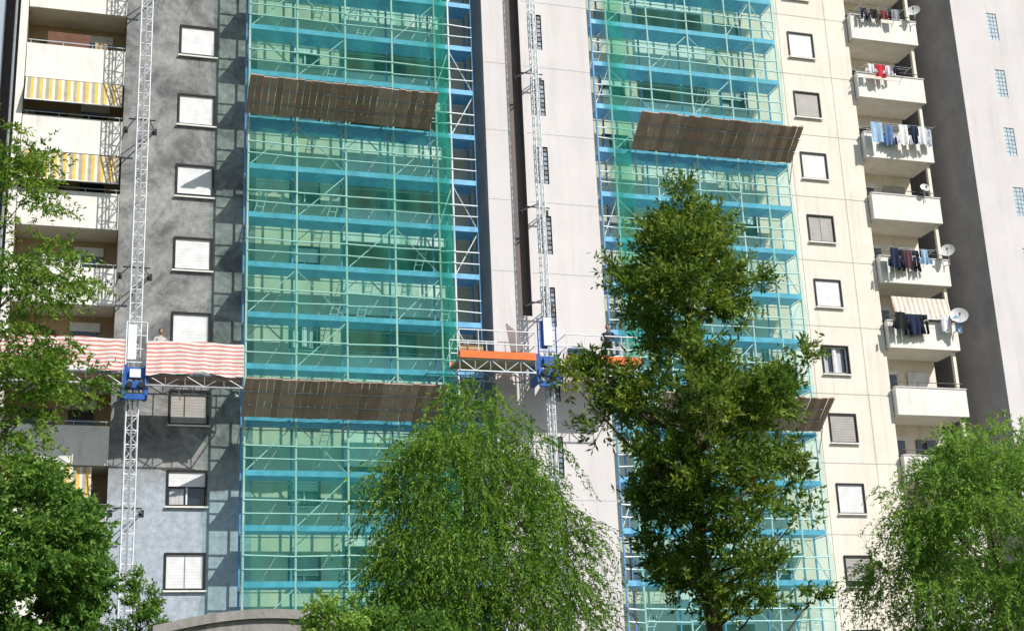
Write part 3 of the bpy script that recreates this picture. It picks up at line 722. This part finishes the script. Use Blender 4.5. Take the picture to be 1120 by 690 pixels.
def tree(name,cx,cy,trunk,prof,nclump,csize,nsprig,nleaf,sl,droop,ll,lw,up,m,seed,gap=0.0,trr=.16,shell=.5,squash=.7,ztr=2.2,limb=3,lr=1.0,spread=.8):
    rng=np.random.RandomState(seed); P=empty(name)
    zs=np.array([p[0] for p in prof]); wl=np.array([p[1] for p in prof]); wr=np.array([p[2] for p in prof])
    o=np.argsort(zs); zs,wl,wr=zs[o],wl[o],wr[o]
    tp=np.array(trunk,float)
    def tpos(z): return np.array([np.interp(z,tp[:,2],tp[:,0]),np.interp(z,tp[:,2],tp[:,1]),z])
    A=MB(); zt=np.linspace(tp[0,2],tp[-1,2],12)
    A.tube([tuple(tpos(z)+np.array([.05*math.sin(z*1.3+seed),.05*math.cos(z*1.7),0])) for z in zt],[trr*(1-.9*i/11)+.008 for i in range(12)],M_bark,9)
    C=[]
    tries=0
    while len(C)<nclump and tries<nclump*60:
        tries+=1
        z=rng.uniform(zs[0],zs[-1]); w1=np.interp(z,zs,wl); w2=np.interp(z,zs,wr)
        if rng.rand()>(w1+w2+.1)/(max(wl+wr)+.1): continue
        a=rng.uniform(0,2*math.pi); r=rng.uniform(shell,1)**.7
        ca=math.cos(a); w=w2 if ca>0 else w1; dep=(w1+w2)/2*.85
        bump=1+.10*math.sin(z*4.1+a*2+seed)+.08*math.sin(a*5+seed)
        x=cx+ca*w*r*bump; y=cy+math.sin(a)*dep*r*bump
        if gap>0 and (math.sin(x*3.1+seed)+math.sin(z*3.7+seed*2)+math.sin(y*2.7+x*1.3))<(-3+6*gap)*.6: continue
        C.append((x,y,z)); 
    for ci,c in enumerate(C):
        if ci%limb: continue
        c=np.array(c); tc=tpos(min(max(c[2]-ztr*0.35*np.linalg.norm(c[:2]-[cx,cy]),tp[0,2]+1.5),tp[-1,2]-.1))
        mid=(c+tc)/2+np.array([0,0,-.12*np.linalg.norm(c-tc)*(1 if up>0 else -1.5)])+rng.normal(size=3)*.07
        rr=(.010+.016*np.linalg.norm(c-tc))*lr
        A.tube([tuple(tc),tuple(mid),tuple(c)],[rr,rr*.6,.006],M_bark,5,False)
    A.obj('trunk_and_limbs',P,True)
    C=np.array(C); K=len(C); ct=rng.uniform(0,1,K)
    zt01=(C[:,2]-zs[0])/(zs[-1]-zs[0]); ct=ct*.7+.3*zt01  # tint rises with height, painting sunlit crown tops into the leaf colour
    cs=csize*rng.uniform(.6,1.3,K)
    dd=norm(rng.normal(size=(K,nsprig,3))*np.array([1,1,squash])+np.array([0,0,up]))
    out=C-np.array([cx,cy,0]); out[:,2]=0
    dd=norm(dd+norm(out)[:,None]*.45)
    st=C[:,None]+dd*cs[:,None,None]*rng.uniform(0,.9,(K,nsprig,1))
    st=st.reshape(-1,3); dv=dd.reshape(-1,3); ln=sl*rng.uniform(.5,1.3,len(st))
    pos,d=sprigs(st,dv,ln,droop,nleaf,rng,spread)
    tint=np.repeat(np.repeat(ct,nsprig),nleaf)*.45+np.repeat(rng.rand(len(st)),nleaf)*.3+rng.rand(len(pos))*.3
    leaf_mesh('foliage',pos,d,ll,lw,tint,m,P,rng)
    return P
L_oak=leaf_mat('foliage_oak',(.035,.09,.014),(.13,.23,.03),(.42,.48,.07))
L_pep=leaf_mat('foliage_pepper',(.04,.12,.018),(.14,.29,.035),(.40,.54,.08))
L_pep2=leaf_mat('foliage_pepper_bright',(.08,.20,.035),(.22,.40,.06),(.46,.58,.12))
L_left=leaf_mat('foliage_feathery',(.055,.14,.02),(.16,.29,.035),(.40,.50,.08))
L_bush=leaf_mat('foliage_bush',(.05,.14,.025),(.13,.27,.045),(.28,.44,.08))
tree('silky_oak_tree',11.2,-30,[(11.35,-30,0),(11.22,-30,3.8),(11.0,-30,5.6),(11.05,-30,8),(11.35,-30,12.0)],
     [(12.4,-.12,.25),(11.9,.15,.48),(11.3,.5,.9),(10.6,1.2,1.1),(9.8,1.4,1.3),(9.0,1.7,1.5),(8.3,2.2,2.1),(7.6,2.0,2.0),(6.9,1.5,1.8),(6.0,1.1,1.8),(5.2,1.2,1.8),(4.4,.6,1.75),(3.6,.1,1.5)],
     225,.27,20,15,.36,-.1,.14,.021,.55,L_oak,11,gap=.28,trr=.19,shell=.2,limb=3)
tree('pepper_tree',7.1,-29,[(7.2,-29,0),(7.1,-29,3),(7.0,-29,5.5),(6.95,-29,7.4)],
     [(8.15,.35,.25),(7.85,.65,.7),(7.4,1.0,1.1),(6.8,1.45,1.3),(6.0,1.6,1.5),(5.2,1.75,1.85),(4.4,1.6,2.0),(3.4,1.4,1.9),(2.6,1.3,1.8)],
     260,.32,20,30,.95,1.05,.095,.0115,.35,L_pep,5,trr=.2,shell=.3,limb=7,lr=.6,spread=.5)
tree('pepper_tree.001',17.5,-29.5,[(17.6,-29.5,0),(17.5,-29.5,3),(17.4,-29.5,6.6)],
     [(7.65,.1,1.2),(7.2,.9,1.6),(6.6,1.5,2.0),(5.9,2.0,2.2),(5.2,2.3,2.4),(4.4,2.3,2.4),(3.4,2.1,2.2)],
     260,.36,20,24,.62,.75,.095,.013,.4,L_pep2,8,trr=.16,shell=.3,limb=7,lr=.6,spread=.6)
tree('jacaranda_tree',-1.6,-30.5,[(-1.9,-30.5,0),(-1.8,-30.5,5),(-1.6,-30.5,11.2)],
     [(12.2,.8,.75),(11.6,1.6,1.25),(10.8,2.0,1.5),(10.0,2.0,1.9),(9.3,2.0,2.1),(8.6,2.0,1.85),(7.8,2,1.8),(7.0,2.0,1.8),(6.2,1.8,1.6)],
     225,.28,16,18,.42,.3,.09,.016,.1,L_left,21,gap=.33,trr=.14,shell=.15,squash=.3,limb=4,lr=.7)
tree('laurel_tree',-.75,-31,[(-.7,-31,0),(-.75,-31,5.2)],
     [(6.2,.8,.5),(5.8,1.5,1.1),(5.3,1.8,1.4),(4.6,2.0,1.6),(3.6,2.0,1.65)],
     230,.22,22,16,.22,0,.09,.022,.3,L_bush,31,shell=.5,limb=8)
tree('shrub',3.45,-35.2,[(3.45,-35.2,0),(3.45,-35.2,3.4)],[(3.85,.1,.1),(3.7,.25,.3),(3.4,.4,.45),(2.9,.5,.5)],60,.10,12,12,.15,0,.06,.015,.5,L_pep2,41,trr=.03)
tree('cypress_shrub',1.3,-31,[(1.3,-31,0),(1.3,-31,4.2)],[(4.6,.03,.03),(4.2,.2,.2),(3.6,.35,.3),(3,.4,.4)],50,.08,14,12,.18,0,.06,.014,1.4,L_bush,43,trr=.03)
tree('shrub.001',4.6,-34.6,[(4.6,-34.6,0),(4.6,-34.6,3.2)],[(3.6,.4,.3),(3.4,.6,.5),(2.9,.8,.8)],60,.12,12,12,.16,0,.07,.016,.5,L_bush,44,trr=.03)

# ================================================================== LIGHT, WORLD, CAMERA
az,el=math.radians(36),math.radians(43)
sd=Vector((math.cos(el)*math.sin(az),-math.cos(el)*math.cos(az),math.sin(el)))
sl=bpy.data.lights.new('sun','SUN'); sl.energy=5.0; sl.angle=math.radians(.5); sl.color=(1,.965,.91)
so=bpy.data.objects.new('sun',sl); COL.objects.link(so); so.rotation_euler=sd.to_track_quat('Z','Y').to_euler(); so.location=(30,-60,60)
w=bpy.data.worlds.new('World'); sc.world=w; w.use_nodes=True; nt=w.node_tree
sk=nt.nodes.new('ShaderNodeTexSky'); sk.sky_type='NISHITA'; sk.sun_disc=False; sk.sun_elevation=el; sk.sun_rotation=math.pi-az
bg=nt.nodes['Background']; bg.inputs[1].default_value=.10; nt.links.new(sk.outputs[0],bg.inputs[0])
h=Vector((5190,-275,-1593)).normalized()
u=Vector((-219,5100,-1593)); u=(u-h*u.dot(h)).normalized()
yv=u.cross(h)
R3=Matrix((h,yv,u))
cam=bpy.data.cameras.new('camera'); cam.sensor_width=36; cam.lens=1593/1120*36; cam.clip_end=2000
co=bpy.data.objects.new('camera',cam); COL.objects.link(co)
co.matrix_world=Matrix.Translation((0,-53.8,1.6))@R3.to_4x4()
sc.camera=co
sc.view_settings.view_transform='Standard'; sc.view_settings.look='None'; sc.view_settings.exposure=0
